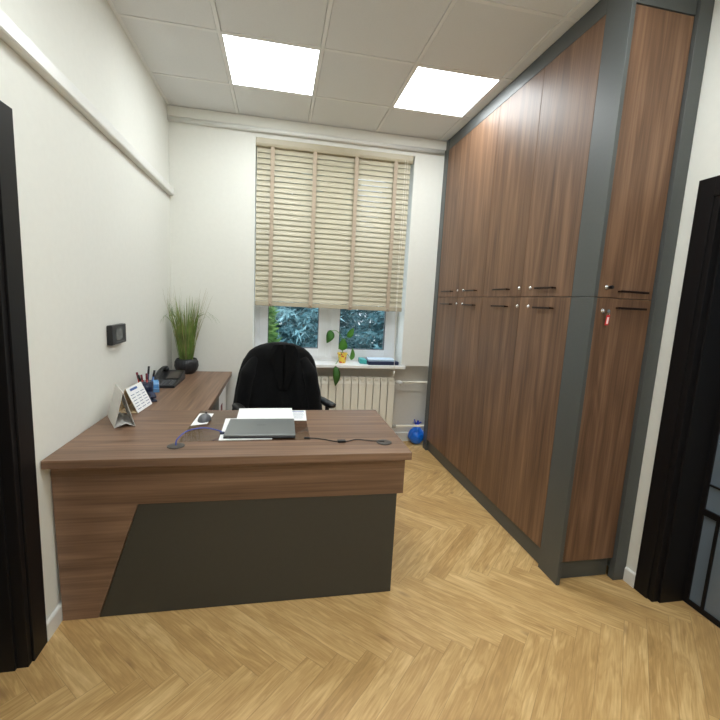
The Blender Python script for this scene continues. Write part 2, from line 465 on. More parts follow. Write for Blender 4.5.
# trunking on the left wall
t = thing('cable_trunking', (0, -2.6, 2.262), 'long white plastic cable trunking running high along the left wall', 'cable trunking')
bm = NB(); bx(bm, 0, .038, YB+.01, -.02, 2.262, 2.322); obj('body', bm, M['white_trim'], t, .003)
bm = NB(); bx(bm, .038, .0405, YB+.01, -.33, 2.266, 2.318); bx(bm, .038, .0405, -.326, -.02, 2.266, 2.318); obj('cover', bm, M['white_trim'], t, .001)

# ------------------------------------------------------------------ doorways
def casing(bm, x, s, y_in, y_out, z_in, z_out, ylow_in, ylow_out):
    """U of casing round an opening; x wall face, s direction into the room"""
    prism(bm, [(x, 0), (x, z_out), (x+s*.012, z_out), (x+s*.012, 0)], 'y', y_in, y_out)
    prism(bm, [(x, 0), (x, z_out), (x+s*.012, z_out), (x+s*.012, 0)], 'y', ylow_in, ylow_out)
    bx(bm, min(x, x+s*.012), max(x, x+s*.012), ylow_in, y_in, z_in, z_out)
bm = NB(); casing(bm, 0, 1, LY0+.004, -2.122, DZL, 2.055, LY1-.004, LY1-.105)
bx(bm, -.20, .004, LY0-.022, LY0+.004, 0, DZL)          # lining, far side
bx(bm, -.20, .004, LY1-.004, LY1+.022, 0, DZL)
bx(bm, -.20, .004, LY1+.022, LY0-.022, DZL-.022, DZL+.002)
bx(bm, -.20, -.035, LY0-.034, LY0-.022, 0, DZL-.022)    # stop
bx(bm, -.20, -.035, LY1+.022, LY1+.034, 0, DZL-.022)
dl = thing('door_1', (-.1, (LY0+LY1)/2, 0), 'black doorway lining at the left edge', 'door')
del dl['category']; del dl['label']; dl['kind'] = 'structure'
obj('door_frame', bm, M['black_door'], dl, .0015)
bm = NB(); bx(bm, -.19, -.15, LY1+.036, LY0-.036, .006, DZL-.024); obj('door_leaf', bm, M['black_door'], dl, .0015)

dr = thing('door_2', (XR+.1, (RY0+RY1)/2, 0), '', 'door'); del dr['category']; del dr['label']; dr['kind'] = 'structure'
bm = NB(); casing(bm, XR, -1, RY0+.004, -2.146, DZR, 2.095, RY1-.004, RY1-.09)
bx(bm, XR-.004, XR+.20, RY0-.022, RY0+.004, 0, DZR)
bx(bm, XR-.004, XR+.20, RY1-.004, RY1+.022, 0, DZR)
bx(bm, XR-.004, XR+.20, RY1+.022, RY0-.022, DZR-.022, DZR+.002)
bx(bm, XR+.03, XR+.20, RY0-.034, RY0-.022, 0, DZR-.022)
obj('door_frame', bm, M['black_door'], dr, .0015)
GXX = XR+.17
ya, yb = RY0-.036, RY1+.024
bm = NB()
bx(bm, GXX, GXX+.03, ya-.022, ya, .004, DZR-.024); bx(bm, GXX, GXX+.03, yb, yb+.03, .004, DZR-.024)
bx(bm, GXX, GXX+.03, yb+.03, ya-.022, .004, .03); bx(bm, GXX, GXX+.03, yb+.03, ya-.022, DZR-.06, DZR-.024)
leaf = obj('door_leaf', bm, M['black_door'], dr, .001)
bm = NB()
bx(bm, GXX-.002, GXX+.028, yb+.03, ya-.022, .495, .525)
bx(bm, GXX, GXX+.026, yb+.03, ya-.022, .648, .656)
for y in (-2.355, -2.66, -2.90): bx(bm, GXX, GXX+.026, y-.006, y+.006, .03, .495)
bx(bm, GXX, GXX+.026, -2.66, -2.648, .656, DZR-.06)
obj('glazing_bar', bm, M['black_door'], leaf)
obj('pane', box(GXX+.010, GXX+.018, yb+.028, ya-.02, .028, DZR-.058), M['door_glass'], leaf)

# ------------------------------------------------------------------ window
win = thing('window_1', (1.415, .25, WZ0), '', 'w'); del win['category']; del win['label']; win['kind'] = 'structure'
Y0 = .25
bm = NB()
bx(bm, WX0, WX0+.05, Y0, Y0+.07, WZ0, WZ1); bx(bm, WX1-.05, WX1, Y0, Y0+.07, WZ0, WZ1)
bx(bm, WX0+.05, WX1-.05, Y0, Y0+.07, WZ0, WZ0+.045); bx(bm, WX0+.05, WX1-.05, Y0, Y0+.07, WZ1-.05, WZ1)
bx(bm, 1.395, 1.455, Y0, Y0+.07, WZ0+.045, WZ1-.05)
obj('window_frame', bm, M['pvc'], win, .003)
for (a, b) in ((WX0+.042, 1.402), (1.448, WX1-.042)):
    z0, z1 = WZ0+.038, WZ1-.042; s = .082
    bm = NB(); y0, y1 = Y0-.014, Y0+.055
    bx(bm, a, a+s, y0, y1, z0, z1); bx(bm, b-s, b, y0, y1, z0, z1)
    bx(bm, a+s, b-s, y0, y1, z0, z0+s); bx(bm, a+s, b-s, y0, y1, z1-s, z1)
    sash = obj('sash', bm, M['pvc'], win, .004, 3)
    bm = NB(); q = s-.0; g = .005; yy = y0+.004
    bx(bm, a+s, a+s+g, yy, yy+.04, z0+s, z1-s); bx(bm, b-s-g, b-s, yy, yy+.04, z0+s, z1-s)
    bx(bm, a+s+g, b-s-g, yy, yy+.04, z0+s, z0+s+g); bx(bm, a+s+g, b-s-g, yy, yy+.04, z1-s-g, z1-s)
    obj('gasket', bm, M['rubber'], sash)
    obj('pane', box(a+s+.001, b-s-.001, y0+.03, y0+.034, z0+s+.001, z1-s-.001), M['glass'], sash)
# handle on the right-hand sash
bm = NB(); bx(bm, 1.476, 1.502, .226, .236, 1.78, 1.86); tube(bm, [(1.489, .226, 1.83), (1.489, .195, 1.83), (1.489, .19, 1.82), (1.489, .19, 1.71)], .008, 8)
obj('window_handle', bm, M['pvc'], win, .001)
struct('window_sill', box(WX0-.05, WX1+.035, -.035, Y0+.02, WZ0-.03, WZ0), M['sill'], .004, win)

# ------------------------------------------------------------------ blind
bl = thing('venetian_blind', (1.4, .05, 2.81), 'beige wooden venetian blind lowered over most of the window', 'blind')
bm = NB(); prism(bm, [(-.012, 2.806), (-.012, 2.765), (-.004, 2.745), (.004, 2.742), (.055, 2.742), (.055, 2.806)], 'x', .703, 2.112)
obj('head_rail', bm, M['blind_rail'], bl, .003)
bm = NB(); n = 29; zt, zb = 2.722, 1.447
bxs0, bxs1 = .710, 2.100
for k in range(n):
    zc = zt+(zb-zt)*k/(n-1); th = math.radians(72); hw = .0243
    prof = []
    for s in (-1, -.5, 0, .5, 1):
        prof.append((.028+hw*s*math.cos(th), zc+hw*s*math.sin(th), s))
    top = [(y - .0022*(1-s*s)*math.sin(th), z + .0022*(1-s*s)*math.cos(th)) for y, z, s in prof]
    bot = [(y+.0030*math.sin(th) - .0022*(1-s*s)*math.sin(th), z-.0030*math.cos(th) + .0022*(1-s*s)*math.cos(th)) for y, z, s in prof]
    prism(bm, top+bot[::-1], 'x', bxs0, bxs1)
obj('slat_set', bm, M['blind'], bl)
obj('bottom_rail', box(bxs0, bxs1, .006, .052, 1.380, 1.420), M['blind_rail'], bl, .004)
for x in (.845, 1.213, 1.59, 1.955):
    bm = NB(); bx(bm, x-.017, x+.017, -.0015, .0, 1.376, 2.745); bx(bm, x-.017, x+.017, .056, .0575, 1.376, 2.745)
    bx(bm, x-.017, x+.017, .0, .056, 1.376, 1.378)
    obj('ladder_tape', bm, M['blind_tape'], bl)
    bm = NB(); lathe(bm, [(.004, 0), (.011, .003), (.011, .018), (.005, .024)], (x, -.008, 1.388), 12)
    obj('tape_button', bm, M['blind_tape'], bl)
bm = NB()
tube(bm, smooth_curve([(2.04, -.008, 2.76), (2.035, -.02, 2.3), (2.028, -.026, 1.9), (2.03, -.045, 1.2), (2.045, -.05, .80)], 5), .0022, 6)
tube(bm, smooth_curve([(2.062, -.008, 2.76), (2.052, -.02, 2.2), (2.040, -.026, 1.7), (2.036, -.045, 1.1), (2.047, -.05, .80)], 5), .0022, 6)
cd = obj('pull_cord', bm, M['cord'], bl)
bm = NB(); lathe(bm, [(.003, 0), (.009, .004), (.008, .03), (.003, .045)], (2.046, -.05, .757), 12); obj('tassel', bm, M['cord'], cd)

# ------------------------------------------------------------------ radiator and pipes
rd = thing('radiator', (1.55, .08, .2), 'cream ribbed radiator under the window sill', 'radiator')
pitch = .0745; nsec = 14; x1 = 2.088; ry0, ry1 = .03, .125
sec = None
for k in range(nsec):
    xc = x1-pitch*(k+.5)
    bm = NB(); w2 = .034
    bx(bm, xc-w2, xc+w2, ry0, ry0+.012, .205, .655)                    # front fin
    prism(bm, [(ry0, .655), (ry0+.012, .655), (ry0+.05, .715), (ry0+.03, .715)], 'x', xc-w2, xc+w2)   # curved top lip
    bx(bm, xc-.018, xc+.018, ry0+.012, ry1, .21, .705)                 # core
    bx(bm, xc-w2, xc+w2, ry1-.006, ry1, .21, .69)
    bx(bm, xc-pitch/2, xc+pitch/2, ry0+.035, ry0+.065, .665, .70); bx(bm, xc-pitch/2, xc+pitch/2, ry0+.035, ry0+.065, .215, .245)
    bx(bm, xc-w2, xc+w2, ry0+.045, ry0+.085, .700, .712)
    obj('radiator_section', bm, M['radiator'], rd, .003)
pp = thing('heating_pipe', (2.26, .08, .2), 'pair of white heating pipes with a round valve right of the radiator', 'pipe')
bm = NB(); tube(bm, [(2.089, .045, .675), (2.80, .045, .675)], .011, 12); obj('pipe', bm, M['radiator'], pp)
bm = NB(); tube(bm, [(2.089, .045, .215), (2.80, .045, .215)], .012, 12); obj('pipe', bm, M['radiator'], pp)
bm = NB(); tube(bm, [(2.10, .045, .675), (2.135, .045, .675)], .017, 14); tube(bm, [(2.13, .045, .675), (2.13, -.01, .675)], [.02, .024], 16)
obj('valve', bm, M['white_trim'], pp)
bm = NB(); tube(bm, [(2.089, .045, .215), (2.125, .045, .215)], .018, 12); obj('union_nut', bm, M['rad_dark'], pp)
for z in (.215, .675):
    bm = NB(); bx(bm, 2.62, 2.635, .05, YLOW, z-.006, z+.006); obj('bracket', bm, M['radiator'], pp)

# ------------------------------------------------------------------ blue bag
def bag():
    t = thing('plastic_bag', (2.385, .115, 0), 'tied blue plastic bag on the floor by the far end of the cabinets', 'bag')
    bm = NB(); bmesh.ops.create_icosphere(bm, subdivisions=4, radius=1)
    for v in bm.verts:
        p = v.co.copy(); nz = noise.noise(p*2.2)*.13+noise.noise(p*6)*.05
        r = .088*(1+nz); q = p*r
        if p.z > .3: q.x *= 1-.55*((p.z-.3)/.7); q.y *= 1-.55*((p.z-.3)/.7); q.z *= 1.25
        v.co = (q.x, q.y, max(q.z+.09, .004))
    for f in bm.faces: f.smooth = True
    bmesh.ops.translate(bm, verts=bm.verts, vec=(2.385, .115, 0))
    obj('bag_body', bm, M['blue_bag'], t)
    bm = NB(); tube(bm, [(2.385, .115, .165), (2.385, .122, .195), (2.385, .128, .215)], [.03, .013, .028], 12)
    for a in range(7):
        an = a*2*PI/7+.3; d = Vector((math.cos(an), math.sin(an)*.6, 0))
        base = Vector((2.385, .125, .195))
        p = [base+d*.004, base+d*.02+Vector((0, 0, .02)), base+d*.05+Vector((0, 0, .035+.012*(a % 3)))]
        q = d.cross(Vector((0, 0, 1)))*.018
        vs = [bm.verts.new(x) for x in (p[0], p[1]+q, p[2]+q*.7, p[2]-q*.7, p[1]-q)]
        bm.faces.new(vs)
    bmesh.ops.solidify(bm, geom=bm.faces[:], thickness=.002)
    obj('bag_knot', bm, M['blue_bag2'], t)
bag()

# ------------------------------------------------------------------ tall cabinets
XC = 2.42; TD = .018; BX0 = XC+.02; ZS = 1.538; ZT = 2.868
def handle_bm_y(y0, y1, z):
    bm = NB(); bx(bm, XC-.030, XC-.020, y0, y1, z-.0055, z+.0055)
    for y in (y0+.004, y1-.012): bx(bm, XC-.022, XC+.001, y, y+.008, z-.004, z+.004)
    return bm
def lock_bm(p, axis):
    bm = NB(); d = Vector((-1, 0, 0)) if axis == 'x' else Vector((0, -1, 0)); p = Vector(p)
    tube(bm, [p, p+d*.003, p+d*.0035], [.011, .011, .009], 18); tube(bm, [p+d*.003, p+d*.008], .007, 16)
    return bm
units = [
    ('upper', [(-.09, -.538), (-.538, -.975)], ZS, ZT, 'walnut two-door upper wall cabinet at the window end'),
    ('upper', [(-.975, -1.462), (-1.462, -1.917)], ZS, ZT, 'walnut two-door upper wall cabinet beside the wide grey upright'),
    ('lower', [(-.09, -.538), (-.538, -.975)], .115, ZS, 'walnut two-door tall lower cabinet at the window end'),
    ('lower', [(-.975, -1.462), (-1.462, -1.917)], .115, ZS, 'walnut two-door tall lower cabinet beside the wide grey upright')]
HY = {-.09: (-.225, -.435), -.538: (-.688, -.874), -.975: (-1.155, -1.332), -1.462: (-1.635, -1.793)}
LKY = {-.09: -.528, -.538: -.640, -.975: -1.439, -1.462: -1.556}
for kind, doors, z0, z1, lab in units:
    ya, yb = doors[0][0], doors[1][1]
    t = thing('storage_cabinet', (XC+.2, (ya+yb)/2, z0), lab, 'cabinet', 'walnut cabinets along the right wall')
    bm = NB(); bx(bm, BX0, XR-.003, yb+.001, ya-.001, z0+.001, z1-.001)
    obj('body', bm, M['grey'], t)
    for (a, b) in doors:
        bm = NB(); bx(bm, XC, XC+TD, b+.0015, a-.0015, z0+.0018, z1-.0018)
        d = obj('door', bm, M['wood_v'], t, .0008, 1, origin=(XC, (a+b)/2, z0))
        zh = 1.587 if kind == 'upper' else 1.475
        obj('handle', handle_bm_y(HY[a][1], HY[a][0], zh), M['handle'], d, .001)
        zl = 1.592 if kind == 'upper' else 1.480
        obj('lock', lock_bm((XC, LKY[a], zl), 'x'), M['chrome'], d)
# end cabinets, facing the room
YE = -2.075; DYE = YE+.02
for kind, z0, z1, lab in (('upper', ZS, 2.832, 'walnut single-door upper end cabinet above the one with the red key tag'), ('lower', .12, ZS, 'walnut single-door lower end cabinet with a red key tag hanging from its lock')):
    t = thing('end_cabinet', (2.62, -2.0, z0), lab, 'cabinet', 'walnut end cabinets')
    bm = NB(); bx(bm, BX0+.002, XR-.003, DYE+TD+.002, -1.919, z0+.001, z1-.001); obj('body', bm, M['grey'], t)
    zz0 = 0.0 if kind == 'lower' else z0
    zz1 = z1 if kind == 'lower' else H-.003
    obj('side_panel', box(XC, XC+.021, YE, -1.9185, zz0+.0012, zz1-.0012), M['grey'], t, .0008, 1)
    bm = NB(); bx(bm, XC+.0235, 2.771, DYE, DYE+TD, z0+.0015, z1-.0015)
    d = obj('door', bm, M['wood_v'], t, .0008, 1, origin=(2.6, DYE, z0))
    zh = 1.571 if kind == 'upper' else 1.490
    bm = NB(); xs = (2.565, 2.722)
    bx(bm, xs[0], xs[1], DYE-.030, DYE-.020, zh-.0055, zh+.0055)
    for x in (xs[0]+.004, xs[1]-.012): bx(bm, x, x+.008, DYE-.022, DYE+.001, zh-.004, zh+.004)
    obj('handle', bm, M['handle'], d, .001)
    lx, lz = (2.500, 1.588) if kind == 'upper' else (2.497, 1.473)
    lk = obj('lock', lock_bm((lx, DYE, lz), 'y'), M['chrome'], d)
    # key with bow, ring and tag
    bm = NB()
    tube(bm, [(lx, DYE-.006, lz), (lx, DYE-.018, lz)], .002, 8)
    prism(bm, [(lx+.009*math.cos(a)+.004, lz-.0+.009*math.sin(a)) for a in [2*PI*i/14 for i in range(14)]], 'y', DYE-.034, DYE-.018)
    obj('key', bm, M['chrome'] if kind == 'lower' else M['black_plastic'], lk)
    if kind == 'lower':
        bm = NB(); tube(bm, [(lx+.012+.007*math.cos(a), DYE-.026, lz-.014+.009*math.sin(a)) for a in [2*PI*i/16 for i in range(17)]], .0008, 6); obj('key_ring', bm, M['chrome'], lk)
        bm = NB(); prism(bm, [(lx+.003, lz-.020), (lx+.021, lz-.018), (lx+.017, lz-.068), (lx-.001, lz-.070)], 'y', DYE-.028, DYE-.024)
        kt = obj('key_tag', bm, M['red_tag'], lk, .001); kt['label'] = 'red key tag'
        bm = NB(); prism(bm, [(lx+.006, lz-.030), (lx+.016, lz-.029), (lx+.013, lz-.062), (lx+.003, lz-.063)], 'y', DYE-.0287, DYE-.028); obj('tag_label', bm, M['tag_white'], lk)
# grey surround: far upright, top fillers, plinths, right-hand strip
t = thing('cabinet_surround', (2.62, -1, 0), 'dark grey surround of uprights, top strip and plinth framing the walnut cabinets', 'cabinet surround')
obj('far_upright', box(XC-.004, XR-.003, -.0885, -.0005, 0, H-.003), M['grey'], t, .0008, 1)
obj('top_filler', box(XC, XC+.02, -1.9175, -.09, ZT+.001, H-.003), M['grey'], t, .0008, 1)
bm = NB(); bx(bm, XC+.0235, 2.773, DYE-.004, DYE+TD, 2.834, H-.003); obj('top_filler', bm, M['grey'], t, .0008, 1)
obj('right_strip', box(2.774, XR-.003, YE, DYE+TD, 0, H-.003), M['grey'], t, .0008, 1)
obj('plinth', box(XC+.022, XC+.04, -1.9165, -.09, 0, .113), M['grey'], t)
obj('plinth', box(XC+.0235, 2.772, DYE+.03, DYE+.048, 0, .118), M['grey'], t)

# ------------------------------------------------------------------ desk
ZD = .769; TT = .036; DX = 1.555; DY0, DY1 = -2.077, -1.330
dk = thing('office_desk', (.8, -1.7, 0), 'walnut office desk with a slanted dark grey front panel facing the viewer', 'desk')
obj('desk_top', box(.004, DX, DY0, DY1, ZD-TT, ZD), M['wood_x'], dk, .0015, origin=(.8, -1.7, .7))
# front: walnut with a slanted grey field; the two boards lie in one front, the grey a little behind
PY = -2.012
bm = NB(); prism(bm, [(.018, .002), (.160, .002), (.336, .535), (1.545, .535), (1.545, ZD-TT), (.003, ZD-TT)], 'y', PY, PY+.022)
obj('front_panel', bm, M['wood_x'], dk, .001, origin=(.3, -2, .3))
bm = NB(); prism(bm, [(.1635, .002), (1.515, .002), (1.515, .5325), (.3385, .5325)], 'y', PY+.003, PY+.021)
obj('lower_front_panel', bm, M['panel'], dk, .001)
obj('side_panel', box(1.520, 1.544, PY+.023, -1.40, .535, ZD-TT-.001), M['wood_y'], dk, .001)
obj('leg_panel', box(1.490, 1.514, PY+.022, -1.40, .002, .5325), M['panel'], dk, .001)
obj('leg_panel', box(.020, .044, PY+.023, -1.40, .002, ZD-TT-.001), M['wood_y'], dk, .001)
# cable outlets
for (x, y, lab) in ((.478, -1.935, 'left'), (1.455, -1.935, 'right')):
    bm = NB(); lathe(bm, [(.036, 0), (.038, .001), (.038, .003), (.035, .0042), (.012, .0042)], (x, y, ZD), 28)
    bx(bm, x-.012, x+.012, y-.034, y-.020, ZD+.0040, ZD+.0048)
    obj('cable_outlet', bm, M['outlet'], dk)
rt = thing('return_desk', (.26, -.7, 0), 'walnut return desk along the left wall, reaching from the main desk to the back wall', 'desk')
obj('desk_top', box(.004, .518, DY1+.001, -.032, ZD-TT, ZD), M['wood_y'], rt, .0015, origin=(.2, -.6, .7))
obj('end_panel', box(.03, .44, -.062, -.040, .002, ZD-TT-.001), M['grey'], rt, .001)
obj('back_panel', box(.03, .05, DY1+.03, -.064, .40, ZD-TT-.001), M['wood_y'], rt, .001)
pd = thing('pedestal_drawers', (.27, -1.0, 0), 'dark grey drawer pedestal under the return desk', 'drawer unit')
obj('body', box(.075, .478, -1.30, -.70, .03, ZD-TT-.006), M['grey'], pd, .001)
for (a, b) in ((.035, .26), (.265, .49), (.495, .72)):
    d = obj('drawer', box(.479, .497, -1.298, -.702, a, b), M['grey'], pd, .001)
    obj('handle', box(.498, .506, -1.10, -.90, b-.05, b-.042), M['handle'], d, .001)
for x in (.11, .44):
    for y in (-1.26, -.74):
        bm = NB(); lathe(bm, [(.015, 0), (.018, .005), (.018, .03)], (x, y, 0), 12); obj('foot', bm, M['black_plastic'], pd)
lb = thing('low_shelf', (.27, -.38, 0), 'low grey shelf under the far end of the return desk', 'shelf')
obj('shelf_board', box(.08, .49, -.69, -.07, .375, .395), M['grey'], lb, .001)
obj('side_board', box(.08, .49, -.69, -.672, .0, .375), M['grey'], lb, .001)
obj('side_board', box(.08, .49, -.09, -.072, .0, .375), M['grey'], lb, .001)
ab = thing('archive_box', (.3, -.45, .395), 'white archive box with a maroon label under the return desk', 'box')
obj('box_body', box(.14, .488, -.665, -.22, .395, .675), M['paper'], ab, .002)
obj('box_label', box(.488, .4892, -.54, -.45, .50, .585), M['maroon'], ab)

# ------------------------------------------------------------------ office chair and jacket
CX, CY = .94, -.80
ch = thing('office_chair', (CX, CY, 0), 'black high-backed office chair standing behind the desk', 'chair')
ch_turn = math.radians(19)
def shell(bm, rows, seg=40, px=2.6, fold=0, cap=True):
    """rows: (z, halfwidth, halfdepth, xc, yc)"""
    rings = []
    for (z, hw, hd, xc, yc) in rows:
        ring = []
        for k in range(seg):
            a = 2*PI*k/seg; c, s = math.cos(a), math.sin(a)
            x = math.copysign(abs(c)**(2/px), c)*hw; y = math.copysign(abs(s)**(2/px), s)*hd
            p = Vector((xc+x, yc+y, z))
            if fold:
                f = noise.noise(Vector((p.x*9, p.y*9, p.z*3.0)))*fold+noise.noise(Vector((p.x*22+5, p.y*22, p.z*6)))*fold*.4
                p += Vector((c*f*.5, s*f, 0))
            ring.append(bm.verts.new(p))
        rings.append(ring)
    fs = []
    for i in range(len(rings)-1):
        for k in range(seg):
            fs.append(bm.faces.new((rings[i][k], rings[i][(k+1) % seg], rings[i+1][(k+1) % seg], rings[i+1][k])))
    if cap: fs += [bm.faces.new(rings[0][::-1]), bm.faces.new(rings[-1])]
    for f in fs: f.smooth = True
    bmesh.ops.recalc_face_normals(bm, faces=fs)
bm = NB(); shell(bm, [(.60, .20, .03, CX, CY+.06), (.64, .245, .04, CX, CY+.055), (.85, .26, .045, CX, CY+.04), (1.0, .22, .04, CX, CY+.05), (1.08, .17, .03, CX, CY+.06), (1.10, .12, .02, CX, CY+.06)])
obj('backrest', bm, M['black_plastic'], ch)
bm = NB(); shell(bm, [(.44, .22, .21, CX, CY-.20), (.455, .25, .245, CX, CY-.20), (.50, .255, .25, CX, CY-.20), (.525, .23, .225, CX, CY-.20)], px=3.4)
obj('seat', bm, M['black_cloth'], ch)
bm = NB(); tube(bm, smooth_curve([(CX, CY-.05, .43), (CX, CY+.09, .44), (CX, CY+.11, .55), (CX, CY+.09, .66)], 5), .02, 10); obj('back_support', bm, M['black_plastic'], ch)
bm = NB(); tube(bm, [(CX, CY-.2, .09), (CX, CY-.2, .26)], .028, 16); tube(bm, [(CX, CY-.2, .26), (CX, CY-.2, .44)], .016, 14); bx(bm, CX-.08, CX+.08, CY-.30, CY-.10, .415, .44)
obj('gas_column', bm, M['black_plastic'], ch)
for k in range(5):
    a = 2*PI*k/5+.3; d = Vector((math.cos(a), math.sin(a), 0)); c0 = Vector((CX, CY-.2, .10))
    bm = NB(); tube(bm, [c0, c0+d*.16+Vector((0, 0, -.01)), c0+d*.30+Vector((0, 0, -.03))], [.028, .022, .015], 10); lg = obj('leg', bm, M['black_plastic'], ch)
    bm = NB(); e = c0+d*.30; q = Vector((-d.y, d.x, 0))
    for s in (-1, 1):
        cc = Vector((e.x, e.y, .028))+q*s*.014; tube(bm, [cc-q*.009, cc+q*.009], .028, 18)
    tube(bm, [(e.x, e.y, .028), (e.x, e.y, .072)], .006, 8)
    obj('caster', bm, M['black_plastic'], lg)
for s in (-1, 1):
    X = CX+s*.322
    bm = NB(); tube(bm, smooth_curve([(CX+s*.24, CY-.16, .45), (CX+s*.335, CY-.16, .47), (X, CY-.17, .58), (X, CY-.17, .675)], 5), .016, 10)
    ar = obj('arm_support', bm, M['black_plastic'], ch)
    bm = NB(); shell(bm, [(.672, .026, .12, X, CY-.14), (.684, .034, .13, X, CY-.14), (.700, .036, .133, X, CY-.14), (.708, .024, .12, X, CY-.14)], seg=28, px=4)
    obj('arm_pad', bm, M['black_plastic'], ar)
ch.rotation_euler.z = ch_turn
# jacket over the back
jk = thing('jacket', (CX, CY, .5), 'black jacket draped over the back of the office chair', 'jacket')
rows = []
prof = [(.48, .352, .115), (.56, .346, .115), (.63, .334, .112), (.70, .327, .108), (.77, .317, .104), (.84, .302, .098), (.90, .290, .092), (.96, .272, .088), (1.0, .257, .085), (1.035, .236, .082), (1.065, .212, .078), (1.09, .180, .072), (1.108, .145, .062), (1.122, .105, .050), (1.130, .055, .030)]
for i in range(len(prof)-1):
    a, b = prof[i], prof[i+1]
    m_ = 3
    for k in range(m_):
        t_ = k/m_; rows.append((a[0]+(b[0]-a[0])*t_, a[1]+(b[1]-a[1])*t_, a[2]+(b[2]-a[2])*t_, CX-.004, CY+.03))
rows.append((prof[-1][0], prof[-1][1], prof[-1][2], CX, CY+.03))
bm = NB(); shell(bm, rows, seg=96, px=2.5, fold=.022, cap=True)
# sharpen the long hanging folds
for v in bm.verts:
    v.co.y += .008*math.sin(v.co.x*38+v.co.z*9)*(1 if v.co.y < CY else -1)*min(1, (1.12-v.co.z)*6)
obj('jacket_body', bm, M['black_cloth'], jk)
# collar and lapels on the side facing the desk, sleeves hanging at the sides
bm = NB()
for s in (-1, 1):
    pts = [(.008*s+.0, 1.128), (.075*s, 1.120), (.105*s, 1.07), (.085*s, .98), (.035*s, .80), (.004*s, .80)]
    for i in range(len(pts)): pts[i] = (CX+.03+pts[i][0], pts[i][1])
    prism(bm, pts, 'y', CY-.082, CY-.074)
bmesh.ops.subdivide_edges(bm, edges=bm.edges[:], cuts=3, use_grid_fill=True)
for v in bm.verts: v.co.y += .020*max(0, (v.co.z-1.0)/.13)+.004*math.sin(v.co.z*40+v.co.x*30)-.004
obj('lapel', bm, M['black_cloth_in'], jk, .003)
for s in (-1, 1):
    bm = NB()
    pts = smooth_curve([(CX+s*.165, CY-.01, 1.02), (CX+s*.215, CY-.035, .93), (CX+s*.243, CY-.045, .80), (CX+s*.262, CY-.045, .64), (CX+s*.270, CY-.04, .50)], 8)
    rr = [.028+.026*min(1, i/9)+.002*math.sin(i*.8) for i in range(len(pts))]
    tube(bm, pts, rr, 18)
    obj('sleeve', bm, M['black_cloth'], jk)

# ------------------------------------------------------------------ on the desk
film = obj('desk_pad', box(.478, 1.092, -1.880, -1.345, ZD+.0003, ZD+.0018), M['mat_film']); tag(film, 'clear glossy desk pad lying under the laptop and papers', 'desk pad')
pd0 = ZD+.0020
# paper pad under the mouse
bm = NB(); prism(bm, [(.482, -1.64), (.560, -1.61), (.565, -1.415), (.487, -1.412)], 'z', pd0, pd0+.002)
tag(obj('paper_pad', bm, M['paper']), 'small white paper pad under the computer mouse', 'paper pad')
ms = thing('computer_mouse', (.537, -1.545, pd0+.0022), 'dark grey computer mouse resting on a white pad', 'computer mouse', rz=-.15)
def mouse():
    bm = NB(); bmesh.ops.create_uvsphere(bm, u_segments=28, v_segments=18, radius=1)
    for v in bm.verts:
        x, y, z = v.co
        w = .033*(1-.10*(y)); v.co = (x*w, y*.054, max(0, z)*.036*(1-.18*y)+.0005 if z > 0 else .0005+z*.0005)
    for f in bm.faces: f.smooth = True
    obj('mouse_body', bm, M['grey_plastic'], ms, local=True)
    bm = NB(); tube(bm, [(-.003, .028, .030), (.003, .028, .030)], .008, 14); obj('scroll_wheel', bm, M['black_plastic'], ms, local=True)
mouse()
# papers
def sheet(name, cx, cy, w, h, rz, z, th, m, label, cat, group=None, lines=False, head=None):
    t = thing(name, (cx, cy, z), label, cat, group, rz)
    b = NB(); bx(b, -w/2, w/2, -h/2, h/2, 0, th); obj('paper_sheet', b, m, t, local=True)
    if lines:
        b = NB()
        for k in range(11): bx(b, -w*.40, w*(.40-.12*random.random()), h*(.30-.062*k), h*(.30-.062*k)+.003, th, th+.0002)
        obj('printed_text', b, M['print'], t, local=True)
    if head:
        b = NB(); bx(b, -w*.4, w*.4, h*.37, h*.44, th, th+.0002); obj('printed_header', b, M[head], t, local=True)
    return t
sheet('paper_stack', .862, -1.44, .315, .220, .02, pd0, .010, M['paper'], 'thick stack of white paper behind the laptop', 'papers')
sheet('printed_sheet', 1.045, -1.455, .105, .21, -.03, pd0, .0012, M['paper'], 'white printed sheet with blue header sticking out right of the paper stack', 'paper', lines=True, head='ink_blue')
sheet('paper_sheet', .775, -1.695, .25, .355, .03, pd0, .003, M['paper'], 'white paper sticking out left from under the laptop', 'paper')
# laptop, closed
lp = thing('laptop', (.848, -1.727, pd0+.0032), 'closed grey laptop lying on papers on the desk', 'laptop', rz=-.012)
bm = NB(); bx(bm, -.172, .172, -.135, .135, 0, .011); obj('base', bm, M['laptop_dark'], lp, .003, 3, local=True)
bm = NB(); bx(bm, -.172, .172, -.135, .135, .0118, .0185); ld = obj('lid', bm, M['laptop'], lp, .003, 3, local=True)
bm = NB(); bx(bm, -.022, .022, .02, .026, .0185, .0187); obj('lid_mark', bm, M['mark'], ld, local=True)
bm = NB(); bx(bm, -.12, .12, .128, .1355, .009, .0135); obj('hinge', bm, M['laptop_dark'], lp, local=True)
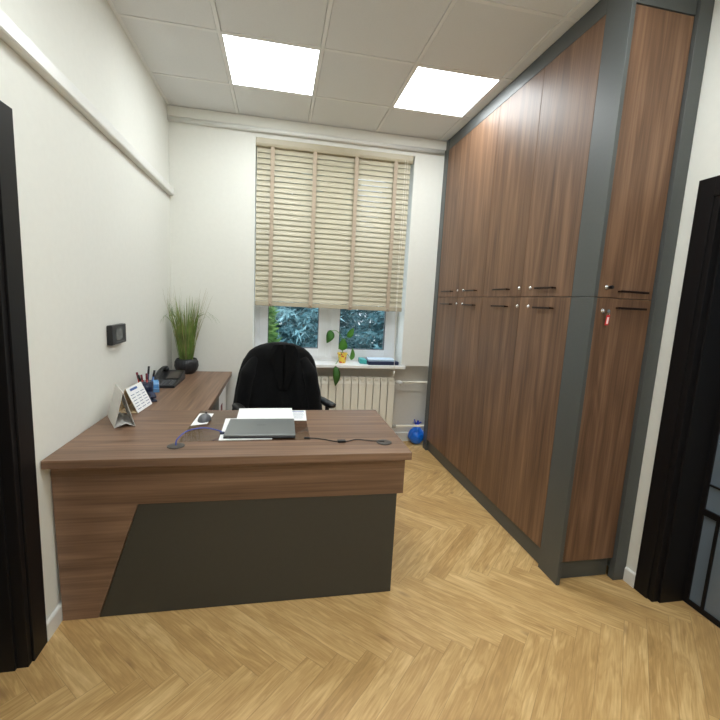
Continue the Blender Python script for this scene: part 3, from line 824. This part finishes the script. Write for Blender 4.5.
# cables
bm = NB(); cp = smooth_curve([(.478, -1.935, ZD+.004), (.482, -1.925, ZD+.03), (.515, -1.87, ZD+.050), (.575, -1.81, ZD+.045), (.635, -1.785, ZD+.025), (.668, -1.79, ZD+.012)], 8)
tube(bm, cp, .0028, 8); nc = thing('network_cable', (.478, -1.935, ZD), 'thin blue cable arching from the left desk outlet to the laptop', 'cable')
obj('wire', bm, M['blue_wire'], nc)
bm = NB(); bx(bm, .650, .672, -1.797, -1.783, ZD+.0055, ZD+.0165); obj('plug', bm, M['navy'], nc, .001)
bm = NB(); cz = ZD+.0035
tube(bm, smooth_curve([(1.075, -1.862, cz+.001), (1.12, -1.868, cz), (1.16, -1.885, cz), (1.205, -1.912, cz), (1.24, -1.925, cz+.002), (1.275, -1.915, cz), (1.32, -1.893, cz), (1.37, -1.905, cz), (1.41, -1.918, cz), (1.455, -1.935, cz+.004)], 6), .0025, 8)
pc = thing('adapter_cable', (1.24, -1.9, ZD), 'thin black cable with an inline adapter running to the right desk outlet', 'cable')
obj('wire', bm, M['black_plastic'], pc)
bm = NB(); bx(bm, 1.222, 1.262, -1.930, -1.908, ZD+.0005, ZD+.011); obj('inline_adapter', bm, M['black_plastic'], pc, .002)
bm = NB(); bx(bm, 1.062, 1.088, -1.867, -1.857, ZD+.0022, ZD+.009); obj('plug', bm, M['black_plastic'], pc, .001)

# tent card of grey board
t = thing('desk_calendar', (.10, -1.55, ZD), 'folded pale grey card tent standing nearest the viewer, open end facing out', 'desk calendar')
A = Vector((.127, -1.672, ZD+.003)); B = Vector((.018, -1.46, ZD+.003)); ax = (B-A); wv = Vector((.088, .034, 0))
ap = Vector((.038, .018, .178))
def slab(bm, p0, p1, p2, p3, th):
    n = (p1-p0).cross(p3-p0).normalized()*th
    v = [bm.verts.new(p) for p in (p0, p1, p2, p3, p0+n, p1+n, p2+n, p3+n)]
    for f in ((0, 1, 2, 3), (7, 6, 5, 4), (0, 4, 5, 1), (1, 5, 6, 2), (2, 6, 7, 3), (3, 7, 4, 0)): bm.faces.new([v[i] for i in f])
    bmesh.ops.recalc_face_normals(bm, faces=bm.faces[:])
bm = NB(); slab(bm, A, B, B+ap+Vector((0, 0, 0)), A+ap, .002); obj('card_face', bm, M['card'], t)
bm = NB(); slab(bm, A+wv, A+ap+Vector((.003, .001, 0)), B+ap+Vector((.003, .001, 0)), B+wv, .002); obj('card_face', bm, M['card'], t)
bm = NB()
mid = wv*.55+Vector((0, 0, .018))
slab(bm, A+Vector((.002, .001, .0)), A+mid, B+mid, B+Vector((.002, .001, 0)), .0015); slab(bm, A+mid, A+wv-Vector((.003, .001, 0)), B+wv-Vector((.003, .001, 0)), B+mid, .0015)
obj('card_base', bm, M['card'], t)
# second calendar, white month page facing the room
t = thing('desk_calendar', (.09, -1.3, ZD), 'white desk calendar with a printed page and blue header, behind the grey card tent', 'desk calendar')
P0 = Vector((.152, -1.400, ZD+.003)); P1 = Vector((.168, -1.190, ZD+.003)); up = Vector((-.066, .012, .135))
bm = NB(); slab(bm, P0, P1, P1+up, P0+up, .002); obj('calendar_page', bm, M['paper'], t)
ey = (P1-P0); nn = ey.cross(up).normalized()
def onpage(bm, u0, u1, v0, v1):
    o_ = nn*.0023
    q = [P0+ey*u+up*v+o_ for u, v in ((u0, v0), (u1, v0), (u1, v1), (u0, v1))]
    slab(bm, *q, .0003)
bm = NB(); onpage(bm, .18, .62, .84, .93); obj('calendar_header', bm, M['ink_blue'], t)
bm = NB()
for r_ in range(6):
    for c_ in range(3): onpage(bm, .08+c_*.31, .30+c_*.31, .10+r_*.115, .125+r_*.115)
obj('printed_text', bm, M['print'], t)
bk = Vector((-.115, .012, 0))
bm = NB(); slab(bm, P1+bk, P0+bk, P0+up, P1+up, .002); obj('back_board', bm, M['card_in'], t)
bm = NB(); slab(bm, P0+Vector((0, 0, .001)), P0+bk+Vector((0, 0, .001)), P1+bk+Vector((0, 0, .001)), P1+Vector((0, 0, .001)), .0015); obj('base_board', bm, M['card_in'], t)

# pen holder
px_, py_ = .075, -.985
t = thing('pen_holder', (px_, py_, ZD), 'dark pen holder against the left wall behind the calendars', 'pen holder')
bm = NB()
for k in range(20):
    a = 2*PI*k/20; tube(bm, [(px_+.038*math.cos(a), py_+.038*math.sin(a), ZD+.002), (px_+.042*math.cos(a), py_+.042*math.sin(a), ZD+.10)], .0018, 5)
for z in (.003, .035, .068, .10):
    r_ = .038+.004*z/.1
    tube(bm, [(px_+r_*math.cos(a), py_+r_*math.sin(a), ZD+z) for a in [2*PI*i/24 for i in range(25)]], .0022, 5)
lathe(bm, [(.036, 0), (.038, .001), (.038, .002)], (px_, py_, ZD), 20)
lathe(bm, [(.036, .002), (.0395, .094), (.0385, .094)], (px_, py_, ZD), 24)
obj('cup', bm, M['navy'], t)
pens = [((-.022, -.01), (-.045, -.03), .165, 'red', 'red pen leaning left in the pen holder'), ((-.01, .012), (-.032, -.045), .150, 'black_plastic', 'black pen in the pen holder, leaning towards the calendars'),
        ((.004, -.006), (.016, .012), .200, 'navy', 'tallest pen in the pen holder, dark blue'), ((.012, -.014), (.012, -.026), .158, 'red', 'red marker standing upright in the pen holder'),
        ((.018, .010), (.048, .02), .172, 'pen_blue', 'light blue pen leaning right in the pen holder'), ((-.014, .016), (-.036, .025), .140, 'red', 'short red pencil at the wall side of the pen holder')]
for (b0, b1, ln, mm, lab) in pens:
    p0 = Vector((px_+b0[0], py_+b0[1], ZD+.006)); p1 = Vector((px_+b1[0], py_+b1[1], ZD+ln))
    tp = thing('pen', p0, lab, 'pen', 'pens in the holder')
    bm = NB(); q = p0.lerp(p1, .75); tube(bm, [p0, p0.lerp(p1, .08), q], [.001, .0062, .0062], 8); obj('barrel', bm, M[mm], tp)
    bm = NB(); tube(bm, [q, p1], .0068, 8); obj('cap', bm, M['black_plastic' if mm != 'red' else 'maroon'], tp)
# stapler
t = thing('stapler', (.135, -1.08, ZD), 'dark navy stapler lying beside the pen holder', 'stapler', rz=-1.1)
bm = NB(); bx(bm, -.065, .065, -.018, .018, 0, .010); obj('base', bm, M['navy'], t, .003, local=True)
bm = NB(); prism(bm, [(-.062, .016), (.060, .024), (.066, .036), (.02, .050), (-.055, .044), (-.064, .030)], 'y', -.016, .016); obj('top_arm', bm, M['navy'], t, .005, 3, local=True)
bm = NB(); tube(bm, [(-.052, -.019, .022), (-.052, .019, .022)], .006, 10); bx(bm, -.060, -.044, -.014, .014, .008, .03); obj('hinge', bm, M['chrome'], t, local=True)
# light blue tape dispenser
t = thing('tape_dispenser', (.085, -.82, ZD), 'light blue tape dispenser standing between the pen holder and the telephone', 'tape dispenser', rz=-1.25)
bm = NB()
pr = [(-.055, 0), (.060, 0), (.064, .030), (.052, .030), (.040, .018), (.020, .022)]
pr += [(-.015+.038*math.cos(a), .038+.036*math.sin(a)) for a in [PI*k/10*.95 for k in range(1, 11)]] + [(-.055, .03)]
prism(bm, pr, 'y', -.022, .022); obj('body', bm, M['paleblue'], t, .002, local=True)
bm = NB(); tube(bm, [(-.015, -.024, .038), (-.015, .024, .038)], .024, 24); obj('tape_roll', bm, M['paper'], t, local=True)

# desk phone
t = thing('desk_telephone', (.10, -.53, ZD), 'black desk telephone with a keypad in front of the potted grass', 'telephone', rz=0)
bm = NB()
prism(bm, [(-.74, ZD+.001), (-.74, ZD+.018), (-.58, ZD+.032), (-.40, ZD+.075), (-.385, ZD+.070), (-.385, ZD+.001)], 'x', .022, .192)
obj('body', bm, M['black_plastic'], t, .004, 3)
bm = NB()
def zph(y): return ZD+.018+(y+.74)/.16*.014
for i in range(4):
    for j in range(5):
        x = .085+i*.024; y = -.728+j*.027; z = zph(y+.009); bx(bm, x, x+.016, y, y+.017, z-.003, z+.0035)
obj('keypad', bm, M['grey_plastic'], t, .001)
bm = NB(); prism(bm, [(-.565, ZD+.037), (-.445, ZD+.0665), (-.446, ZD+.069), (-.566, ZD+.0395)], 'x', .095, .180); obj('display', bm, M['outlet'], t)
bm = NB()
tube(bm, smooth_curve([(.052, -.70, ZD+.050), (.050, -.64, ZD+.078), (.050, -.55, ZD+.098), (.052, -.46, ZD+.102), (.055, -.40, ZD+.092)], 5), [.015]*4+[.014]*13+[.015]*4, 12)
lathe(bm, [(.018, 0), (.024, .005), (.024, .022), (.012, .03)], (.052, -.69, ZD+.029), 18)
lathe(bm, [(.018, 0), (.024, .005), (.024, .022), (.012, .03)], (.054, -.42, ZD+.070), 18)
obj('handset', bm, M['black_plastic'], t)
# spiral cord
bm = NB(); pts = []
for k in range(140):
    s = k/139; c = Vector((.022-.0+.0*s, -.70+.16*s, ZD+.02)); a = k*.9
    pts.append(c+Vector((.006*math.cos(a)-.008, 0, .006*math.sin(a)-.008)))
tube(bm, pts, .0012, 5); obj('spiral_cord', bm, M['black_plastic'], t)

# potted grass
gx, gy = .150, -.135
t = thing('potted_plant', (gx, gy, ZD), 'tall ornamental grass in a round black ribbed pot at the back corner', 'potted plant')
bm = NB(); lathe(bm, [(.056, .0), (.064, .004), (.088, .035), (.098, .068), (.094, .105), (.080, .130), (.074, .130), (.072, .118), (.01, .115)], (gx, gy, ZD), 96, ripple=.018, nr=26)
obj('pot', bm, M['pot_black'], t)
bm = NB(); lathe(bm, [(.02, .10), (.071, .112), (.05, .124), (.01, .127)], (gx, gy, ZD), 24); obj('soil', bm, M['soil'], t)
rg = random.Random(3)
def blade(bm, p, d, L, w, droop, mi=0, n=7, pw=1):
    pos = Vector(p); dr = Vector(d).normalized(); prev = None
    side = dr.cross(Vector((rg.uniform(-1, 1), rg.uniform(-1, 1), .2))).normalized()
    for k in range(n+1):
        s = k/n; ww = w*(1-s**2.2)*.5+.0003
        a, b = bm.verts.new(pos-side*ww), bm.verts.new(pos+side*ww)
        if prev: f = bm.faces.new((prev[0], prev[1], b, a)); f.material_index = mi; f.smooth = True
        prev = (a, b)
        pos = pos+dr*L/n; h = Vector((dr.x, dr.y, 0)); h = h.normalized() if h.length > 1e-4 else Vector((1, 0, 0))
        dr = (dr+h*droop*s**pw*.35-Vector((0, 0, droop*s**pw*.55))).normalized()
        if pos.x < .012: pos.x = .012
        if pos.y > -.012: pos.y = -.012
bm = NB()
for k in range(210):
    a = rg.uniform(0, 2*PI); r_ = .055*math.sqrt(rg.random()); tilt = rg.uniform(.0, .22)+r_*2.0
    L = rg.uniform(.28, .56)
    blade(bm, (gx+r_*math.cos(a), gy+r_*math.sin(a), ZD+.115), (math.cos(a)*tilt*.62, math.sin(a)*tilt*.62, 1), L, rg.uniform(.004, .0075), rg.uniform(.0, .22), 0 if rg.random() < .8 else 1)
obj('blades', bm, [M['grass'], M['grass_dry']], t)
bm = NB()
for k in range(30):
    a = rg.uniform(0, 2*PI); tilt = rg.uniform(.08, .34)
    blade(bm, (gx+.03*math.cos(a), gy+.03*math.sin(a), ZD+.115), (math.cos(a)*tilt, math.sin(a)*tilt, 1), rg.uniform(.50, .66), .0028, rg.uniform(.0, .10), 0)
for k in range(16):
    a = k*2*PI/16+rg.uniform(-.2, .2); tilt = rg.uniform(.10, .26)
    blade(bm, (gx+.03*math.cos(a), gy+.03*math.sin(a), ZD+.115), (math.cos(a)*tilt, math.sin(a)*tilt, 1), rg.uniform(.56, .66), .0075, 2.2+rg.random()*1.0, 1, 16, 3.2)
obj('seed_stalks', bm, [M['grass_dry'], M['grass']], t)

# thermostat
t = thing('thermostat', (0, -1.28, 1.2), 'black square wall thermostat with a grey display on the left wall', 'thermostat')
bm = NB(); bx(bm, .0005, .030, -1.388, -1.180, 1.152, 1.262); obj('housing', bm, M['black_plastic'], t, .005, 3)
bm = NB(); bx(bm, .0302, .031, -1.335, -1.245, 1.176, 1.238); obj('display', bm, M['screen'], t)
bm = NB(); bx(bm, .0302, .031, -1.335, -1.215, 1.163, 1.167); obj('status_strip', bm, M['grey_plastic'], t)

# ------------------------------------------------------------------ on the sill
ZS_ = WZ0; fx, fy = 1.553, .11
t = thing('potted_houseplant', (fx, fy, ZS_), 'small broad-leaved houseplant in a yellow and red pot on the window sill', 'potted plant')
bm = NB(); lathe(bm, [(.030, 0), (.033, .002), (.046, .085), (.050, .086), (.050, .100), (.045, .100), (.043, .085), (.01, .085)], (fx, fy, ZS_), 32); obj('pot', bm, M['yellow_pot'], t)
bm = NB(); lathe(bm, [(.01, .08), (.043, .086), (.02, .092)], (fx, fy, ZS_), 20); obj('soil', bm, M['soil'], t)
def leafm(base, tip, width, nrm, cup=.15):
    bm = NB(); base, tip = Vector(base), Vector(tip); ax = tip-base; side = ax.cross(Vector(nrm)).normalized(); up = side.cross(ax).normalized()
    n = 12; prev = None
    for k in range(n+1):
        s = k/n; w = width*.5*(math.sin(PI*min(1, s**.75*.98+.02)))**.8 if 0 < s < 1 else .0015
        c = base+ax*s+up*(math.sin(PI*s)*cup*ax.length)
        row = [bm.verts.new(c+side*w*q+up*(abs(q)*w*.25)) for q in (-1, -.5, 0, .5, 1)]
        if prev:
            for i in range(4): f = bm.faces.new((prev[i], prev[i+1], row[i+1], row[i])); f.smooth = True
        prev = row
    bmesh.ops.solidify(bm, geom=bm.faces[:], thickness=.0015)
    return bm
top = Vector((fx, fy, ZS_+.09))
def stem(pts): bm = NB(); tube(bm, smooth_curve(pts, 6), .0028, 6); return bm
for pts, base, tip, w, nr, mm in [
    ([top, (fx-.02, fy, 1.10), (fx-.07, fy-.01, 1.165), (fx-.125, fy-.02, 1.165)], (fx-.125, fy-.02, 1.170), (fx-.165, fy-.04, 1.045), .085, (.3, -1, .2), 'leaf_dark'),
    ([top, (fx-.005, fy-.01, .99)], (fx-.006, fy-.01, .975), (fx-.004, fy-.03, 1.10), .088, (0, -1, .1), 'leaf'),
    ([top, (fx+.04, fy-.02, .945), (fx+.075, fy-.04, .90)], (fx+.082, fy-.04, .885), (fx+.088, fy-.05, 1.005), .05, (.2, -1, .1), 'leaf'),
    ([top, (fx-.02, fy-.07, .96), (fx-.06, fy-.15, .90), (fx-.088, fy-.168, .862)], (fx-.090, fy-.170, .845), (fx-.083, fy-.172, .650), .074, (.2, -1, 0), 'leaf_dark'),
    ([top, (fx+.01, fy+.01, 1.05), (fx+.05, fy+.01, 1.12)], (fx+.05, fy+.01, 1.10), (fx+.10, fy+.0, 1.20), .06, (0, -1, .3), 'leaf')]:
    s_ = obj('stem', stem([Vector(p) for p in pts]), M['leaf'], t)
    obj('leaf', leafm(base, tip, w, nr), M[mm], s_)
# folders at the right end of the sill
bm = NB(); prism(bm, [(1.795, -.005), (2.105, .010), (2.100, .185), (1.790, .190)], 'z', ZS_+.0005, ZS_+.034)
tag(obj('ring_binder', bm, M['navy'], bevel=.002), 'dark navy folder lying flat at the right end of the window sill', 'folder')
bm = NB(); prism(bm, [(1.80, .045), (2.07, .03), (2.085, .20), (1.82, .215)], 'z', ZS_+.0345, ZS_+.050)
tag(obj('document_wallet', bm, M['ice'], bevel=.002), 'pale blue document wallet lying on top of the navy folder', 'document wallet')
bm = NB(); prism(bm, [(1.725, .075), (1.785, .03), (1.788, .20), (1.735, .215)], 'z', ZS_+.0005, ZS_+.045)
tag(obj('notebook', bm, M['teal'], bevel=.002), 'teal notebook standing left of the navy folder on the sill', 'notebook')

# ------------------------------------------------------------------ outside
gr = obj('yard', box(-40, 45, .45, 70, -1.3, -1.2), M['snow_ground']); gr['kind'] = 'structure'; gr.name = 'ground'
def conifer_mesh(kind, seed, hgt, rad, nb, material):
    r = random.Random(seed); bm = NB(); at = bm.faces.layers.float.new('rnd')
    def tri(a, b, c, val):
        f = bm.faces.new((bm.verts.new(a), bm.verts.new(b), bm.verts.new(c))); f[at] = val
    for k in range(nb):
        s = (k+.5)/nb; z = hgt*(.03+.95*s**1.15); R_ = rad*(1-z/hgt)**.8+.08
        a = k*2.39996+r.uniform(-.2, .2); d = Vector((math.cos(a), math.sin(a), 0)); L = R_*r.uniform(.8, 1.08)
        steps = max(5, int(L/.11)); side = Vector((-d.y, d.x, 0))
        bright = r.uniform(.05, .5)
        for i in range(1, steps+1):
            q = i/steps; c = d*L*q+Vector((0, 0, z-.28*L*q+.16*L*q*q))
            if q < .25 and kind == 'spruce': continue
            span = (.26 if kind == 'spruce' else .12)*(1.15-q*.7)*min(1, R_/.8)
            nt_ = 7
            for j in range(nt_):
                t_ = (j/(nt_-1)*2-1); e = c+side*span*t_*r.uniform(.8, 1.1)+d*r.uniform(-.06, .07)+Vector((0, 0, -.10*abs(t_)*span*4*.5-abs(r.gauss(0, .10))+.03))
                for m_ in range(2):
                    dd = Vector((r.uniform(-1, 1), r.uniform(-1, 1), r.uniform(-.9, .7)))+d*.7; dd = dd.normalized()*r.uniform(.13, .24)
                    ww = dd.cross(Vector((r.uniform(-1, 1), r.uniform(-1, 1), r.uniform(-1, 1)))).normalized()*.034
                    tri(e-ww, e+ww, e+dd, min(1, max(0, bright+r.uniform(-.15, .35)+.2*q)))
    return bm
def make_tree(name, loc, kind, seed, hgt, rad, nb, m, label, group):
    t = thing(name, loc, label, 'tree', group)
    bm = NB(); tube(bm, [(0, 0, 0), (0, 0, hgt*.5), (0, 0, hgt*.97)], [.16 if kind == 'spruce' else .06, .09 if kind == 'spruce' else .04, .015], 12); obj('trunk', bm, M['bark'], t, local=True)
    obj('foliage', conifer_mesh(kind, seed, hgt, rad, nb, m), m, t, local=True); return t
GZ = -1.2
s1 = make_tree('spruce_tree', (.75, 6.2, GZ), 'spruce', 11, 9.5, 1.75, 300, M['needle'], 'silvery blue spruce seen through the left window sash', 'blue spruces outside')
for (x, y, rz, s, lab) in ((4.45, 7.0, 2.1, 1.0, 'blue spruce seen through the right window sash'), (-3.2, 8.5, 4.0, 1.0, 'blue spruce beyond the left side of the window'), (2.7, 11.2, 1.0, 1.05, 'blue spruce standing further back, between the two nearer spruces')):
    c = copy_tree(s1); c.location = (x, y, GZ); c.rotation_euler.z = rz; c.scale = (s, s, s); c['label'] = lab
t1 = make_tree('thuja_tree', (.50, 3.6, GZ), 'thuja', 5, 3.5, .42, 260, M['thuja'], 'narrow green thuja at the left edge of the window view', None)

# ------------------------------------------------------------------ light
w = bpy.data.worlds.new('sky'); sc.world = w; w.use_nodes = True; nt = w.node_tree; nt.nodes.clear()
o = nt.nodes.new('ShaderNodeOutputWorld'); b = nt.nodes.new('ShaderNodeBackground')
b.inputs[0].default_value = (.74, .88, 1.0, 1); b.inputs[1].default_value = 2.0
nt.links.new(b.outputs[0], o.inputs[0])

# ------------------------------------------------------------------ camera
cam = bpy.data.cameras.new('camera'); co = bpy.data.objects.new('camera', cam); COL.objects.link(co)
F = 405.78; PCX, PCY = 355.18, 359.49
cam.sensor_width = 36; cam.sensor_fit = 'HORIZONTAL'; cam.lens = F/720*36
cam.shift_x = (360-PCX)/720; cam.shift_y = (PCY-360)/720
cam.clip_start = .05; cam.clip_end = 200
r = Vector((0.98186101, -0.1831529, 0.04903025)); u = Vector((-0.02155405, 0.14909736, 0.98858758)); f = Vector((0.18837296, 0.9717124, -0.1424452))
mt = Matrix(((r.x, u.x, -f.x, 0.92204), (r.y, u.y, -f.y, -3.81697), (r.z, u.z, -f.z, 1.46107), (0, 0, 0, 1)))
co.matrix_world = mt
sc.camera = co

sc.view_settings.view_transform = 'Standard'; sc.view_settings.look = 'None'
sc.view_settings.gamma = 1; sc.view_settings.use_curve_mapping = False; sc.view_settings.exposure = 0.80
sc.cycles.use_denoising = True; sc.cycles.max_bounces = 10; sc.cycles.diffuse_bounces = 6; sc.cycles.transparent_max_bounces = 12
sc.cycles.sample_clamp_indirect = 8
